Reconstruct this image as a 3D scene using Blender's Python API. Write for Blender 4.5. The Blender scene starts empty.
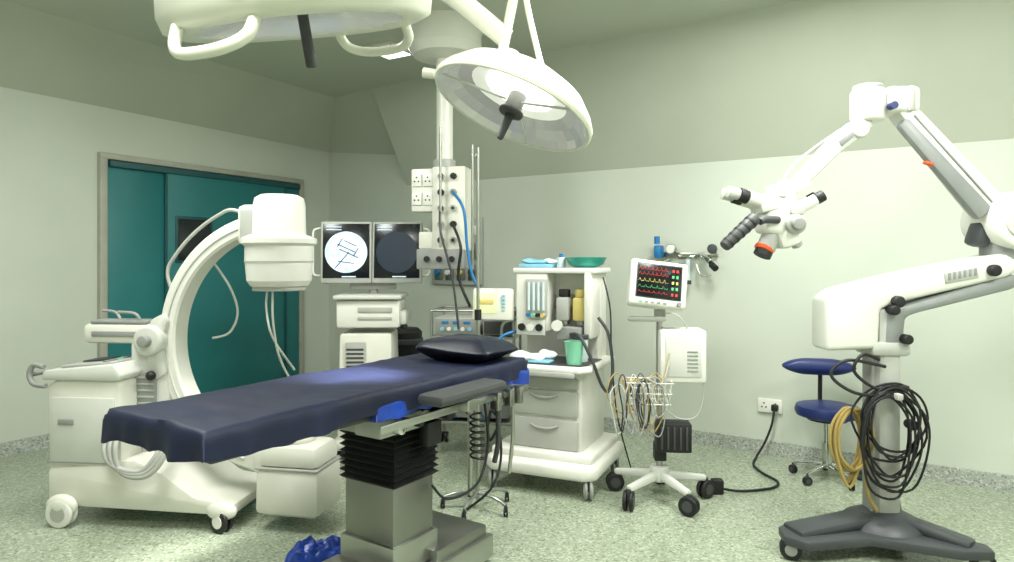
import bpy, bmesh, math, random
from mathutils import Vector, Matrix, noise, Euler
random.seed(7)
sc=bpy.context.scene
try:
    sc.view_settings.view_transform='Standard'
except Exception: pass

# ---------------- materials ----------------
def lin(h):
    h=h.lstrip('#'); o=[]
    for i in (0,2,4):
        c=int(h[i:i+2],16)/255
        o.append(c/12.92 if c<=.04045 else ((c+.055)/1.055)**2.4)
    return o+[1]
def mat(name,hexc,rough=.45,metal=0,var=.05,scale=8,emit=0,bump=0,spec=.5,trans=0,alpha=1,sheen=0):
    m=bpy.data.materials.new(name); m.use_nodes=True
    nt=m.node_tree; b=nt.nodes['Principled BSDF']
    c=lin(hexc)
    tc=nt.nodes.new('ShaderNodeTexCoord'); n=nt.nodes.new('ShaderNodeTexNoise')
    n.inputs['Scale'].default_value=scale; n.inputs['Detail'].default_value=4
    nt.links.new(tc.outputs['Object'],n.inputs['Vector'])
    r=nt.nodes.new('ShaderNodeValToRGB')
    r.color_ramp.elements[0].position=.3; r.color_ramp.elements[1].position=.7
    r.color_ramp.elements[0].color=[max(0,x*(1-var*2)) for x in c[:3]]+[1]
    r.color_ramp.elements[1].color=[min(1,x*(1+var)) for x in c[:3]]+[1]
    nt.links.new(n.outputs['Fac'],r.inputs['Fac'])
    nt.links.new(r.outputs['Color'],b.inputs['Base Color'])
    b.inputs['Roughness'].default_value=rough; b.inputs['Metallic'].default_value=metal
    b.inputs['Specular IOR Level'].default_value=spec
    if sheen:
        b.inputs['Sheen Weight'].default_value=sheen; b.inputs['Sheen Roughness'].default_value=.4
    if emit:
        nt.links.new(r.outputs['Color'],b.inputs['Emission Color']); b.inputs['Emission Strength'].default_value=emit
    if bump:
        bp=nt.nodes.new('ShaderNodeBump'); bp.inputs['Strength'].default_value=bump; bp.inputs['Distance'].default_value=.01
        nt.links.new(n.outputs['Fac'],bp.inputs['Height']); nt.links.new(bp.outputs['Normal'],b.inputs['Normal'])
    return m
WHITE=mat('white_enamel','#dddcd4',.35,var=.02)
CREAM=mat('cream_plastic','#d5d4c9',.4,var=.02)
LWHITE=mat('pale_plastic','#c6c7c0',.4,var=.02)
GREY=mat('grey_plastic','#8c8e8a',.5)
LGREY=mat('light_grey_plastic','#a9aaa4',.45)
DRAWER=mat('drawer_front','#adaea7',.45,var=.02)
DGREY=mat('dark_grey','#3b3d3e',.5)
BLACK=mat('black_rubber','#0f1011',.55)
NAVY=mat('navy_vinyl','#0e1533',.55,var=.15,scale=5,bump=.12,spec=.4)
PILLOW=mat('pillow_vinyl','#0e1426',.42,var=.1,bump=.15,spec=.4)
BLUE=mat('blue_sheet','#123c9c',.35,var=.25,scale=14,bump=.3)
BLUEV=mat('blue_vinyl','#17265f',.4)
STEEL=mat('steel','#b4b5b0',.28,1,scale=3)
STEELB=mat('brushed_steel','#93948f',.38,1,scale=3)
CHROME=mat('chrome','#d0d2cf',.12,1)
TEAL=mat('teal_door','#227072',.42,var=.06,scale=2)
TEALD=mat('teal_dark','#134b4e',.45)
FRAME=mat('door_frame','#a3a497',.45)
GLASSD=mat('dark_glass','#202628',.15)
ORANGE=mat('orange','#d8501c',.4)
YELLOW=mat('yellow_plastic','#cdbb70',.4)
YCABLE=mat('yellow_cable','#a08a50',.5)
GREEN=mat('green_plastic','#7cbfa0',.35)
TEALB=mat('teal_bowl','#1f9a8a',.35)
LBLUE=mat('light_blue','#7fb8d0',.5)
BLUEC=mat('blue_clip','#1d6fa8',.4)
WCABLE=mat('white_cable','#b4b6b0',.5)
SCRB=mat('screen_black','#0a0d12',.2,emit=.4)
SCRG=mat('screen_grey','#1d2836',.3,emit=.5)
SCRW=mat('screen_white','#c4d8ea',.3,emit=.7,var=.16,scale=14)
SCRK=mat('screen_mark','#20262c',.4)
SCRR=mat('trace_red','#c83a30',.4,emit=.6)
SCRGN=mat('trace_green','#59b878',.4,emit=.6)
SCRY=mat('trace_yellow','#c8bd62',.4,emit=.5)
LCD=mat('lcd_face','#c8cf9f',.4,emit=.35)
REFL=mat('lamp_reflector','#a8aaa4',.25,.5,var=.04,scale=4,emit=.38)
REFL2=mat('lamp_reflector_inner','#d4d6cc',.25,.3,var=.04,scale=4,emit=.75)
BULB=mat('lamp_bulb','#fffdf4',.3,emit=3)
PANEL=mat('ceiling_light_diffuser','#fbfff8',.4,emit=2.5)
DOMEM=mat('lamp_shell','#dbdbce',.33,var=.02)
CLOTH=mat('white_cloth','#cfd6d6',.8,bump=.3)
BOTTLE=mat('clear_bottle','#c6d5d8',.15)

def wallmat(name,h1,h2):
    m=bpy.data.materials.new(name); m.use_nodes=True; nt=m.node_tree; b=nt.nodes['Principled BSDF']
    tc=nt.nodes.new('ShaderNodeTexCoord')
    n=nt.nodes.new('ShaderNodeTexNoise'); n.inputs['Scale'].default_value=1.1; n.inputs['Detail'].default_value=8
    r=nt.nodes.new('ShaderNodeValToRGB'); r.color_ramp.elements[0].color=lin(h1); r.color_ramp.elements[1].color=lin(h2)
    r.color_ramp.elements[0].position=.35; r.color_ramp.elements[1].position=.65
    n2=nt.nodes.new('ShaderNodeTexNoise'); n2.inputs['Scale'].default_value=60
    bp=nt.nodes.new('ShaderNodeBump'); bp.inputs['Strength'].default_value=.06
    nt.links.new(tc.outputs['Object'],n.inputs['Vector']); nt.links.new(tc.outputs['Object'],n2.inputs['Vector'])
    nt.links.new(n.outputs['Fac'],r.inputs['Fac']); nt.links.new(r.outputs['Color'],b.inputs['Base Color'])
    nt.links.new(n2.outputs['Fac'],bp.inputs['Height']); nt.links.new(bp.outputs['Normal'],b.inputs['Normal'])
    b.inputs['Roughness'].default_value=.45
    return m
WALL=wallmat('wall_paint','#bec3b7','#c4c9bd')
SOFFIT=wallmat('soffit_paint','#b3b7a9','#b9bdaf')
CEIL=wallmat('ceiling_paint','#b7bbad','#bcc0b2')
def terrazzo(name,base,dark,light,scale=70,rough=.22):
    m=bpy.data.materials.new(name); m.use_nodes=True; nt=m.node_tree; b=nt.nodes['Principled BSDF']
    tc=nt.nodes.new('ShaderNodeTexCoord')
    v=nt.nodes.new('ShaderNodeTexVoronoi'); v.inputs['Scale'].default_value=scale
    nt.links.new(tc.outputs['Object'],v.inputs['Vector'])
    sep=nt.nodes.new('ShaderNodeSeparateColor'); nt.links.new(v.outputs['Color'],sep.inputs['Color'])
    r=nt.nodes.new('ShaderNodeValToRGB'); cr=r.color_ramp; cr.interpolation='CONSTANT'
    cr.elements[0].color=lin(dark); cr.elements[0].position=0
    cr.elements[1].color=lin(base); cr.elements[1].position=.12
    e=cr.elements.new(.66); e.color=lin(light)
    e=cr.elements.new(.85); e.color=[.93*x for x in lin(base)]
    nt.links.new(sep.outputs['Red'],r.inputs['Fac'])
    n=nt.nodes.new('ShaderNodeTexNoise'); n.inputs['Scale'].default_value=1.5; n.inputs['Detail'].default_value=5
    nt.links.new(tc.outputs['Object'],n.inputs['Vector'])
    mr=nt.nodes.new('ShaderNodeMapRange'); mr.inputs['To Min'].default_value=.88; mr.inputs['To Max'].default_value=1.1
    nt.links.new(n.outputs['Fac'],mr.inputs['Value'])
    mx=nt.nodes.new('ShaderNodeMix'); mx.data_type='RGBA'; mx.blend_type='MULTIPLY'; mx.inputs[0].default_value=1
    nt.links.new(r.outputs['Color'],mx.inputs[6]); nt.links.new(mr.outputs['Result'],mx.inputs[7])
    nt.links.new(mx.outputs[2],b.inputs['Base Color']); b.inputs['Roughness'].default_value=rough
    return m
FLOOR=terrazzo('floor_terrazzo','#959e8a','#76806a','#acb49e',95,.22)
CURB=terrazzo('curb_terrazzo','#a2a69e','#7b807a','#c0c3bb',110,.35)

# ---------------- mesh helpers ----------------
def finish(bm,ang=38):
    bmesh.ops.recalc_face_normals(bm,faces=bm.faces)
    for f in bm.faces: f.smooth=True
    for e in bm.edges:
        if len(e.link_faces)==2:
            try:
                if e.calc_face_angle()>math.radians(ang): e.smooth=False
            except Exception: pass
def rmat(rot): return Euler([math.radians(a) for a in rot]).to_matrix().to_4x4()
def catmull(pts,n=8,closed=False):
    P=[Vector(p) for p in pts]; out=[]; L=len(P)
    rng=range(L) if closed else range(L-1)
    for i in rng:
        if closed: a,b,c,d=P[(i-1)%L],P[i],P[(i+1)%L],P[(i+2)%L]
        else: a,b,c,d=P[max(i-1,0)],P[i],P[i+1],P[min(i+2,L-1)]
        for k in range(n):
            t=k/n
            out.append(.5*((2*b)+(c-a)*t+(2*a-5*b+4*c-d)*t*t+(3*b-a-3*c+d)*t**3))
    if not closed: out.append(P[-1])
    return out
class Root:
    def __init__(s,name,loc=(0,0,0),rz=0):
        s.e=bpy.data.objects.new(name,None); s.e.empty_display_size=.1
        sc.collection.objects.link(s.e); s.e.location=loc; s.e.rotation_euler=(0,0,math.radians(rz))
    def add(s,name,bm,m,ang=38):
        finish(bm,ang); me=bpy.data.meshes.new(name); bm.to_mesh(me); bm.free()
        me.materials.append(m); o=bpy.data.objects.new(name,me); sc.collection.objects.link(o); o.parent=s.e
        return o
    def box(s,name,c,size,m,bev=.008,rot=(0,0,0),seg=2,taper=None):
        bm=bmesh.new(); bmesh.ops.create_cube(bm,size=1)
        for v in bm.verts:
            if taper and v.co.z>0: v.co.x*=taper[0]; v.co.y*=taper[1]
            v.co.x*=size[0]; v.co.y*=size[1]; v.co.z*=size[2]
        b=min(bev,min(size)*.45)
        if b>0: bmesh.ops.bevel(bm,geom=bm.edges[:],offset=b,segments=seg,affect='EDGES',profile=.5)
        bm.transform(Matrix.Translation(c)@rmat(rot)); return s.add(name,bm,m)
    def beam(s,name,p0,p1,w,h,m,bev=.01,w2=None,h2=None):
        p0,p1=Vector(p0),Vector(p1); d=p1-p0; L=d.length; d.normalize()
        up=Vector((0,1,0)) if abs(d.y)<.9 else Vector((0,0,1))
        sx=up-d*up.dot(d); sx.normalize(); sy=d.cross(sx)
        bm=bmesh.new(); bmesh.ops.create_cube(bm,size=1)
        w2=w2 or w; h2=h2 or h
        for v in bm.verts:
            a,b_=(w,h) if v.co.z<0 else (w2,h2)
            v.co=Vector((v.co.x*a,v.co.y*b_,(v.co.z+.5)*L))
        bmesh.ops.bevel(bm,geom=bm.edges[:],offset=min(bev,min(w,h,w2,h2)*.45),segments=2,affect='EDGES',profile=.5)
        M=Matrix((sx,sy,d)).transposed().to_4x4(); M.translation=p0
        bm.transform(M); return s.add(name,bm,m)
    def cyl(s,name,p0,p1,r,m,r2=None,seg=24,bev=0):
        p0,p1=Vector(p0),Vector(p1); d=p1-p0; L=d.length
        r2=r if r2 is None else r2
        bm=bmesh.new(); bmesh.ops.create_cone(bm,cap_ends=True,segments=seg,radius1=r,radius2=r2,depth=L)
        if bev:
            ed=[e for e in bm.edges if abs(e.verts[0].co.z-e.verts[1].co.z)<1e-6]
            bmesh.ops.bevel(bm,geom=ed,offset=bev,segments=3,affect='EDGES',profile=.5)
        bm.transform(Matrix.Translation((p0+p1)/2)@d.to_track_quat('Z','Y').to_matrix().to_4x4())
        return s.add(name,bm,m)
    def sph(s,name,c,r,m,sc3=(1,1,1),rot=(0,0,0)):
        bm=bmesh.new(); bmesh.ops.create_uvsphere(bm,u_segments=24,v_segments=14,radius=r)
        bm.transform(Matrix.Translation(c)@rmat(rot)@Matrix.Diagonal((*sc3,1))); return s.add(name,bm,m)
    def lathe(s,name,prof,o,axis,m,seg=48,fr=None,ang=38):
        ax=Vector(axis).normalized(); M=ax.to_track_quat('Z','Y').to_matrix().to_4x4(); M.translation=Vector(o)
        bm=bmesh.new(); rings=[]
        for r,a in prof:
            if r<1e-5: rings.append([bm.verts.new((0,0,a))])
            else:
                ring=[]
                for i in range(seg):
                    t=2*math.pi*i/seg; k=fr(t) if fr else 1
                    ring.append(bm.verts.new((r*k*math.cos(t),r*k*math.sin(t),a)))
                rings.append(ring)
        for A,B in zip(rings,rings[1:]):
            for i in range(seg):
                j=(i+1)%seg
                if len(A)==1 and len(B)==1: continue
                if len(A)==1: bm.faces.new((A[0],B[i],B[j]))
                elif len(B)==1: bm.faces.new((A[i],A[j],B[0]))
                else: bm.faces.new((A[i],A[j],B[j],B[i]))
        bm.transform(M); return s.add(name,bm,m,ang)
    def tube(s,name,pts,r,m,seg=10,n=8,closed=False,smooth=True):
        P=catmull(pts,n,closed) if smooth else [Vector(p) for p in pts]
        bm=bmesh.new(); rings=[]; L=len(P); prev=None
        for i,p in enumerate(P):
            if closed: t=P[(i+1)%L]-P[i-1]
            else: t=P[min(i+1,L-1)]-P[max(i-1,0)]
            if t.length<1e-9: t=Vector((0,0,1))
            t.normalize()
            if prev is None:
                u=Vector((0,0,1)) if abs(t.z)<.9 else Vector((1,0,0))
            else: u=prev
            u=(u-t*u.dot(t)); u.normalize(); prev=u; w=t.cross(u)
            rings.append([bm.verts.new(p+r*(math.cos(2*math.pi*k/seg)*u+math.sin(2*math.pi*k/seg)*w)) for k in range(seg)])
        rr=list(zip(rings,rings[1:]))
        if closed: rr.append((rings[-1],rings[0]))
        for A,B in rr:
            for k in range(seg):
                bm.faces.new((A[k],A[(k+1)%seg],B[(k+1)%seg],B[k]))
        if not closed:
            bm.faces.new(rings[0]); bm.faces.new(rings[-1])
        return s.add(name,bm,m,60)
    def prism(s,name,poly,y0,y1,m,bev=.01,seg=2):
        bm=bmesh.new(); A=[bm.verts.new((x,y0,z)) for x,z in poly]; B=[bm.verts.new((x,y1,z)) for x,z in poly]
        bm.faces.new(A); bm.faces.new(B[::-1]); n=len(poly)
        for i in range(n): bm.faces.new((A[i],B[i],B[(i+1)%n],A[(i+1)%n]))
        bmesh.ops.recalc_face_normals(bm,faces=bm.faces)
        if bev: bmesh.ops.bevel(bm,geom=bm.edges[:],offset=bev,segments=seg,affect='EDGES',profile=.5,clamp_overlap=True)
        return s.add(name,bm,m)
    def plate(s,name,poly,z0,z1,m,bev=.01,seg=2):
        bm=bmesh.new(); A=[bm.verts.new((x,y,z0)) for x,y in poly]; B=[bm.verts.new((x,y,z1)) for x,y in poly]
        bm.faces.new(A); bm.faces.new(B[::-1]); n=len(poly)
        for i in range(n): bm.faces.new((A[i],B[i],B[(i+1)%n],A[(i+1)%n]))
        bmesh.ops.recalc_face_normals(bm,faces=bm.faces)
        if bev: bmesh.ops.bevel(bm,geom=bm.edges[:],offset=bev,segments=seg,affect='EDGES',profile=.5,clamp_overlap=True)
        return s.add(name,bm,m)
    def cushion(s,name,c,size,m,rot=(0,0,0),e1=.55,e2=.35,wr=0,wf=9,pinch=.45):
        bm=bmesh.new(); U,V=56,24
        f=lambda x,e: math.copysign(abs(x)**e,x)
        rings=[]
        for j in range(V+1):
            v=-math.pi/2+math.pi*j/V; ring=[]
            for i in range(U):
                u=2*math.pi*i/U
                x=f(math.cos(v),e1)*f(math.cos(u),e2); y=f(math.cos(v),e1)*f(math.sin(u),e2); z=f(math.sin(v),1)
                z*=(1-pinch*max(abs(x),abs(y))**3)
                p=Vector((x*size[0]/2,y*size[1]/2,z*size[2]/2))
                if wr: 
                    p.z+=wr*noise.noise(p*wf+Vector((3,1,0)))
                    p.x+=wr*.6*noise.noise(p*wf+Vector((7,1,4)))
                ring.append(bm.verts.new(p))
            rings.append(ring)
        for A,B in zip(rings,rings[1:]):
            for i in range(U): bm.faces.new((A[i],A[(i+1)%U],B[(i+1)%U],B[i]))
        bmesh.ops.remove_doubles(bm,verts=bm.verts,dist=1e-5)
        bm.transform(Matrix.Translation(c)@rmat(rot)); return s.add(name,bm,m,60)
    def caster(s,name,x,y,r,m=BLACK,hub=LGREY,w=.03,ang=0,cover=None,top=None):
        a=math.radians(ang); d=Vector((math.cos(a),math.sin(a),0)); c=Vector((x,y,r))
        for k in (-1,1):
            s.cyl(name+'_wheel',c+d*(k*w*.25),c+d*(k*w),r,m,bev=r*.12)
            s.cyl(name+'_hub',c+d*(k*w*.9),c+d*(k*w*1.12),r*.55,hub)
        s.cyl(name+'_axle',c-d*w,c+d*w,r*.2,DGREY)
        t=top or r*2.3
        s.cyl(name+'_stem',(x,y,r),(x,y,t),r*.28,cover or DGREY)

def flat(name,verts,m,faces=None):
    me=bpy.data.meshes.new(name); me.from_pydata([tuple(v) for v in verts],[],faces or [tuple(range(len(verts)))])
    me.materials.append(m); o=bpy.data.objects.new(name,me); sc.collection.objects.link(o); return o

# ---------------- room ----------------
U=Vector((.509,.861,0)); V=Vector((.826,-.563,0)); NL=Vector((.861,-.509,0)); NR=Vector((-.563,-.826,0))
C0=Vector((-2.012,7.525,0)); CZ=3.08
def Lw(t,z=0,n=0): return C0+U*(t-3.2)+NL*n+Vector((0,0,z))
def Rw(a,z=0,n=0): return C0+V*a+NR*n+Vector((0,0,z))
LB=-3.4; RB=7.6
a1=1.19
P3=C0+U*(LB-3.2)+V*RB
Z=lambda p,z: Vector((p.x,p.y,z))
flat('floor',[Z(Lw(LB),0),Z(P3,0),Z(Rw(RB),0),Z(C0,0)],FLOOR)
flat('wall_left',[Lw(LB,0),Lw(3.2,0),Lw(3.2,2.64),Lw(LB,2.68)],WALL)
flat('wall_right',[Rw(0,0),Rw(RB,0),Rw(RB,2.14),Rw(a1,2.19),Rw(a1,2.5),Rw(0,2.64)],WALL)
flat('wall_back',[Z(Lw(LB),0),Z(P3,0),Z(P3,CZ),Z(Lw(LB),CZ)],WALL)
flat('wall_side',[Z(P3,0),Rw(RB,0),Rw(RB,CZ),Z(P3,CZ)],WALL)
CI=C0+NL*.62+NR*.5
flat('wall_soffit_left',[Lw(LB,2.68),Lw(3.2,2.64),Z(CI,CZ),Z(Lw(LB)+NL*.62,CZ)],SOFFIT)
flat('wall_soffit_corner',[Rw(0,2.64),Rw(a1,2.5),Z(Rw(a1,0,.5),CZ),Z(CI,CZ)],SOFFIT)
flat('wall_soffit_right',[Rw(a1,2.19),Rw(RB,2.14),Z(Rw(RB,0,.5),CZ),Z(Rw(a1,0,.5),CZ),Rw(a1,2.5)],SOFFIT,faces=[(0,1,2,3),(0,3,4)])
flat('ceiling',[Z(Lw(LB),CZ),Z(P3,CZ),Z(Rw(RB),CZ),Z(C0,CZ)],CEIL)
def strip(name,f,a,b,h,th,m,z0=0):
    vs=[f(a,z0,0),f(b,z0,0),f(b,z0,th),f(a,z0,th),f(a,z0+h,0),f(b,z0+h,0),f(b,z0+h,th),f(a,z0+h,th)]
    return flat(name,vs,m,[(0,1,2,3),(4,5,6,7),(0,1,5,4),(1,2,6,5),(2,3,7,6),(3,0,4,7)])
strip('baseboard_right',Rw,0,RB,.10,.025,CURB)
strip('baseboard_left',Lw,LB,.62,.10,.025,CURB)
strip('baseboard_corner',Lw,2.86,3.2,.10,.025,CURB)

# door
dr=Root('door_1',Lw(.735),59.4)
W=2.0
dr.box('frame_left',(-.03,-.01,1.125),(.06,.07,2.25),FRAME,.006)
dr.box('frame_right',(W+.03,-.01,1.125),(.06,.07,2.25),FRAME,.006)
dr.box('frame_top',(W/2,-.01,2.26),(W+.12,.07,.05),FRAME,.006)
dr.box('leaf_side',(.25,-.012,1.115),(.49,.03,2.23),TEAL,.004)
dr.box('leaf_sliding',(1.14,-.03,1.105),(1.3,.04,2.21),TEAL,.004)
dr.box('leaf_end',(1.88,-.012,1.115),(.26,.03,2.23),TEAL,.004)
dr.box('seam',(.495,-.03,1.115),(.02,.045,2.22),TEALD,.002)
dr.box('seam_end',(1.80,-.045,1.115),(.018,.03,2.2),TEALD,.002)
dr.box('top_track',(W/2,-.035,2.2),(W-.02,.06,.05),TEALD,.004)
dr.box('window_rim',(.76,-.05,1.6),(.37,.012,.42),TEALD,.004)
dr.box('window_pane',(.76,-.056,1.6),(.32,.012,.37),GLASSD,.002)
dr.box('handle',(.58,-.08,1.1),(.02,.03,.3),STEEL,.006)

# ---------------- ceiling lights ----------------
def ceiling_panel(x,y,sx,sy,e,rz=59.4,col=(.975,1,.945)):
    r=Root('ceiling_light_panel',(x,y,CZ),rz)
    r.box('frame',(0,0,-.012),(sx+.06,sy+.06,.024),WHITE,.004)
    r.box('diffuser',(0,0,-.026),(sx,sy,.008),PANEL,.002)
    if e:
        l=bpy.data.lights.new('ceiling_lamp','AREA'); l.shape='RECTANGLE'; l.size=sx; l.size_y=sy; l.energy=e; l.color=col
        o=bpy.data.objects.new('lamp',l); sc.collection.objects.link(o); o.parent=r.e; o.location=(0,0,-.04)
ceiling_panel(-.93,5.25,.26,.22,6)
ceiling_panel(-1.9,2.9,1.2,.6,72)
ceiling_panel(1.15,3.0,1.2,.6,100)
ceiling_panel(-.6,.7,1.2,.6,88)
ceiling_panel(2.4,1.3,1.2,.6,88)

# ---------------- operating table ----------------
t=Root('operating_table',(-.50,2.83,0),56.5)
TZ=.93
def drape(root,name,x0,x1,hw,zt,hem,m,nx=110,wig=.012,seed=0,top_noise=.006):
    bm=bmesh.new(); cols=[]
    ys=[]; nd=6; nt=28
    for k in range(nd): ys.append(('d',-1,1-k/nd))
    for k in range(nt+1): ys.append(('t',-1+2*k/nt,0))
    for k in range(nd): ys.append(('d',1,(k+1)/nd))
    NX=nx+2*nd
    for i in range(NX+1):
        if i<nd: ex=-1; fx=1-i/nd; x=x0
        elif i>nd+nx: ex=1; fx=(i-nd-nx)/nd; x=x1
        else: ex=0; fx=0; x=x0+(x1-x0)*(i-nd)/nx
        col=[]
        for kind,s,f in ys:
            y=hw*s
            h=0
            if kind=='d': h=f
            hh=max(h,fx)
            per=noise.noise(Vector((x*5+seed,y*5,0)))*.5+noise.noise(Vector((x*13,y*13,seed)))*.3
            z=zt-hh*(hem*(1+.55*per))
            out=.012*math.sin(min(hh*3,1)*math.pi/2)+wig*hh*noise.noise(Vector((x*11+seed,y*11,3)))
            px,py=x,y
            if kind=='d': py=y+math.copysign(out,s)
            if ex: px=x+ex*out
            if hh==0: z+=top_noise*noise.noise(Vector((x*4+seed,y*6,1)))+top_noise*.5*noise.noise(Vector((x*15,y*9,seed)))
            col.append(bm.verts.new((px,py,z)))
        cols.append(col)
    for A,B in zip(cols,cols[1:]):
        for k in range(len(A)-1): bm.faces.new((A[k],A[k+1],B[k+1],B[k]))
    return root.add(name,bm,m,70)
drape(t,'mattress_cover',-1.01,.67,.26,TZ,.092,NAVY,wig=.025,top_noise=.009)
drape(t,'under_sheet',-.34,.685,.258,TZ-.035,.078,BLUE,seed=5,wig=.035)
t.box('mattress',(-.17,0,TZ-.045),(1.64,.49,.06),NAVY,.02)
t.box('top_board',(-.17,0,TZ-.095),(1.6,.46,.03),DGREY,.008)
for sy in (-1,1):
    t.box('side_rail',(.15,sy*.285,TZ-.135),(1.0,.012,.03),STEEL,.003)
    for xx in (-.2,.15,.5): t.box('rail_mount',(xx,sy*.26,TZ-.13),(.03,.05,.02),STEEL,.003)
t.box('head_block',(0,0,.775),(.5,.30,.09),STEELB,.015)
t.box('head_block_side',(-.16,-.15,.77),(.24,.14,.07),LGREY,.01)
t.cyl('pivot',(0,-.2,.76),(0,.2,.76),.035,STEEL)
t.cyl('lock_knob',(.1,-.26,.77),(.1,-.16,.77),.028,BLACK,bev=.006)
t.cyl('lock_knob',(-.2,-.26,.765),(-.2,-.16,.765),.022,CHROME,bev=.006)
t.cyl('lock_knob',(-.08,-.25,.765),(-.08,-.16,.765),.018,BLACK,bev=.004)
t.box('control_box',(.02,-.21,.7),(.09,.05,.1),BLACK,.008)
bm=bmesh.new(); rings=[]; nb=9
for i in range(nb*2+1):
    z=.49+.24*i/(nb*2); k=1 if i%2 else .88
    hx,hy=.138*k,.158*k
    rings.append([bm.verts.new((sx*hx,sy*hy,z)) for sx,sy in ((-1,-1),(1,-1),(1,1),(-1,1))])
for A,B in zip(rings,rings[1:]):
    for k in range(4): bm.faces.new((A[k],A[(k+1)%4],B[(k+1)%4],B[k]))
bm.faces.new(rings[0]); bm.faces.new(rings[-1]); t.add('bellows',bm,BLACK,10)
t.box('column',(0,0,.32),(.245,.275,.38),STEELB,.006)
t.box('column_skirt',(0,0,.20),(.275,.305,.12),STEEL,.006)
t.box('base_plate',(.02,0,.075),(.92,.42,.11),STEEL,.012)
t.box('base_cover',(.27,0,.15),(.36,.38,.06),STEELB,.012)
t.box('base_foot_cover',(-.28,0,.145),(.3,.34,.05),STEEL,.012)
for sx in (-.38,.42):
    for sy in (-.16,.16): t.cyl('foot',(sx,sy,0),(sx,sy,.03),.03,BLACK)
t.box('arm_board',(.045,-.365,TZ-.05),(.44,.13,.045),DGREY,.02)
t.box('arm_board_bracket',(.12,-.3,TZ-.12),(.06,.1,.05),STEEL,.006)
t.cushion('pillow',(.50,-.035,TZ+.052),(.32,.43,.13),PILLOW,rot=(0,2,4),wr=.012,e1=.5,e2=.22,pinch=.7)
t.tube('hand_control_cable',[(.25+.03*math.cos(k*.9),-.28+.03*math.sin(k*.9),.74-.004*k) for k in range(50)],.005,BLACK,seg=6,n=3)
t.tube('cable_drop',[(.3,-.28,.8),(.3,-.3,.6),(.22,-.3,.45),(.12,-.22,.4),(.1,-.15,.45)],.006,BLACK)
t.tube('cable_drop',[(.4,-.25,.82),(.42,-.29,.55),(.35,-.29,.4),(.28,-.2,.3)],.006,BLACK)
for xx in (.36,.46,.54): t.box('clamp',(xx,-.30,TZ-.15),(.03,.05,.08),STEEL,.004)
t.tube('leg_support_rod',[(.5,-.3,.82),(.5,-.3,.6),(.5,-.28,.42)],.009,STEEL)
t.tube('leg_support_rod',[(.38,-.3,.80),(.38,-.3,.6),(.38,-.28,.5)],.012,DGREY)
t.cyl('bed_extension',(.44,-.1,.3),(.44,-.1,.8),.012,STEEL)
# blue bag on floor
bb=Root('blue_plastic_bag',(-.87,3.10,0),20)
bm=bmesh.new(); rows=[]; NXb,NYb=34,26
for side_ in (1,-1):
    rows=[]
    for i in range(NXb+1):
        rr=[]
        for j in range(NYb+1):
            x=-1+2*i/NXb; y=-1+2*j/NYb
            h=max(0,(1-x**4))**.5*max(0,(1-y**4))**.5
            cr=abs(noise.noise(Vector((x*2.2,y*2.2,5))))*1.2+abs(noise.noise(Vector((x*5,y*5,1))))*.5
            z=.008+(.045+.06*h*(.35+cr)) *h if side_==1 else .004
            rr.append(bm.verts.new((x*.15+.02*noise.noise(Vector((x*2,y*3,2))),y*.10+.02*noise.noise(Vector((x*3,y*2,7))),z)))
        rows.append(rr)
    for A,B in zip(rows,rows[1:]):
        for j in range(NYb): bm.faces.new((A[j],A[j+1],B[j+1],B[j]))
bmesh.ops.remove_doubles(bm,verts=bm.verts,dist=.0045)
bb.add('bag',bm,BLUE,30)

# ---------------- C-arm ----------------
c=Root('mobile_c_arm',(-1.88,3.74,0),-6)
c.prism('chassis',[(-.55,.10),(-.55,.30),(-.06,.36),(.10,.29),(.28,.17),(.49,.14),(.49,.08)],-.25,.25,CREAM,.02)
c.prism('cabinet',[(-.55,.28),(-.565,.74),(-.50,.78),(-.15,.78),(-.13,.30)],-.24,.22,CREAM,.02)
c.box('cabinet_front_panel',(-.35,-.245,.50),(.36,.012,.36),LWHITE,.006)
c.box('cabinet_seam',(-.35,-.25,.335),(.40,.008,.008),GREY,.001)
c.box('cabinet_badge',(-.44,-.255,.55),(.09,.006,.03),GREY,.002)
c.prism('control_deck',[(-.58,.77),(-.57,.82),(-.17,.86),(-.12,.80),(-.14,.77)],-.26,.24,LWHITE,.012)
c.box('control_panel',(-.35,-.08,.848),(.32,.26,.012),LGREY,.004,rot=(0,-5,0))
c.box('control_display',(-.38,-.06,.858),(.14,.12,.008),DGREY,.002,rot=(0,-5,0))
for i in range(5): c.box('button',(-.26,-.18+.05*i,.866),(.03,.03,.008),GREEN if i==2 else GREY,.002,rot=(0,-5,0))
c.tube('push_handle',[(-.55,-.26,.74),(-.62,-.26,.75),(-.645,-.26,.80),(-.62,-.26,.85),(-.56,-.26,.84)],.014,GREY)
c.tube('push_handle_bar',[(-.64,-.26,.80),(-.64,.24,.80)],.014,GREY,smooth=False)
c.prism('column',[(-.20,.34),(-.20,.96),(-.06,1.0),(.0,.92),(.06,.34)],-.08,.10,LWHITE,.02)
c.box('column_ribs',(-.10,-.09,.68),(.12,.02,.22),GREY,.006)
for i in range(6): c.box('column_rib',(-.10,-.102,.59+.035*i),(.11,.008,.01),LGREY,.002)
c.box('horizontal_arm',(-.26,0,1.0),(.46,.15,.11),CREAM,.025)
c.box('horizontal_arm_cap',(-.28,0,1.065),(.34,.13,.02),GREY,.006)
c.box('arm_slot',(-.28,-.078,1.0),(.3,.01,.03),GREY,.004)
c.tube('brake_lever',[(-.16,-.04,1.06),(-.19,-.05,1.11),(-.29,-.05,1.12)],.009,GREY)
c.tube('brake_lever',[(-.34,.04,1.06),(-.38,.05,1.11),(-.46,.05,1.12)],.009,GREY)
c.cyl('swivel',(-.07,-.13,.97),(-.07,.13,.97),.085,LWHITE,bev=.02)
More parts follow.
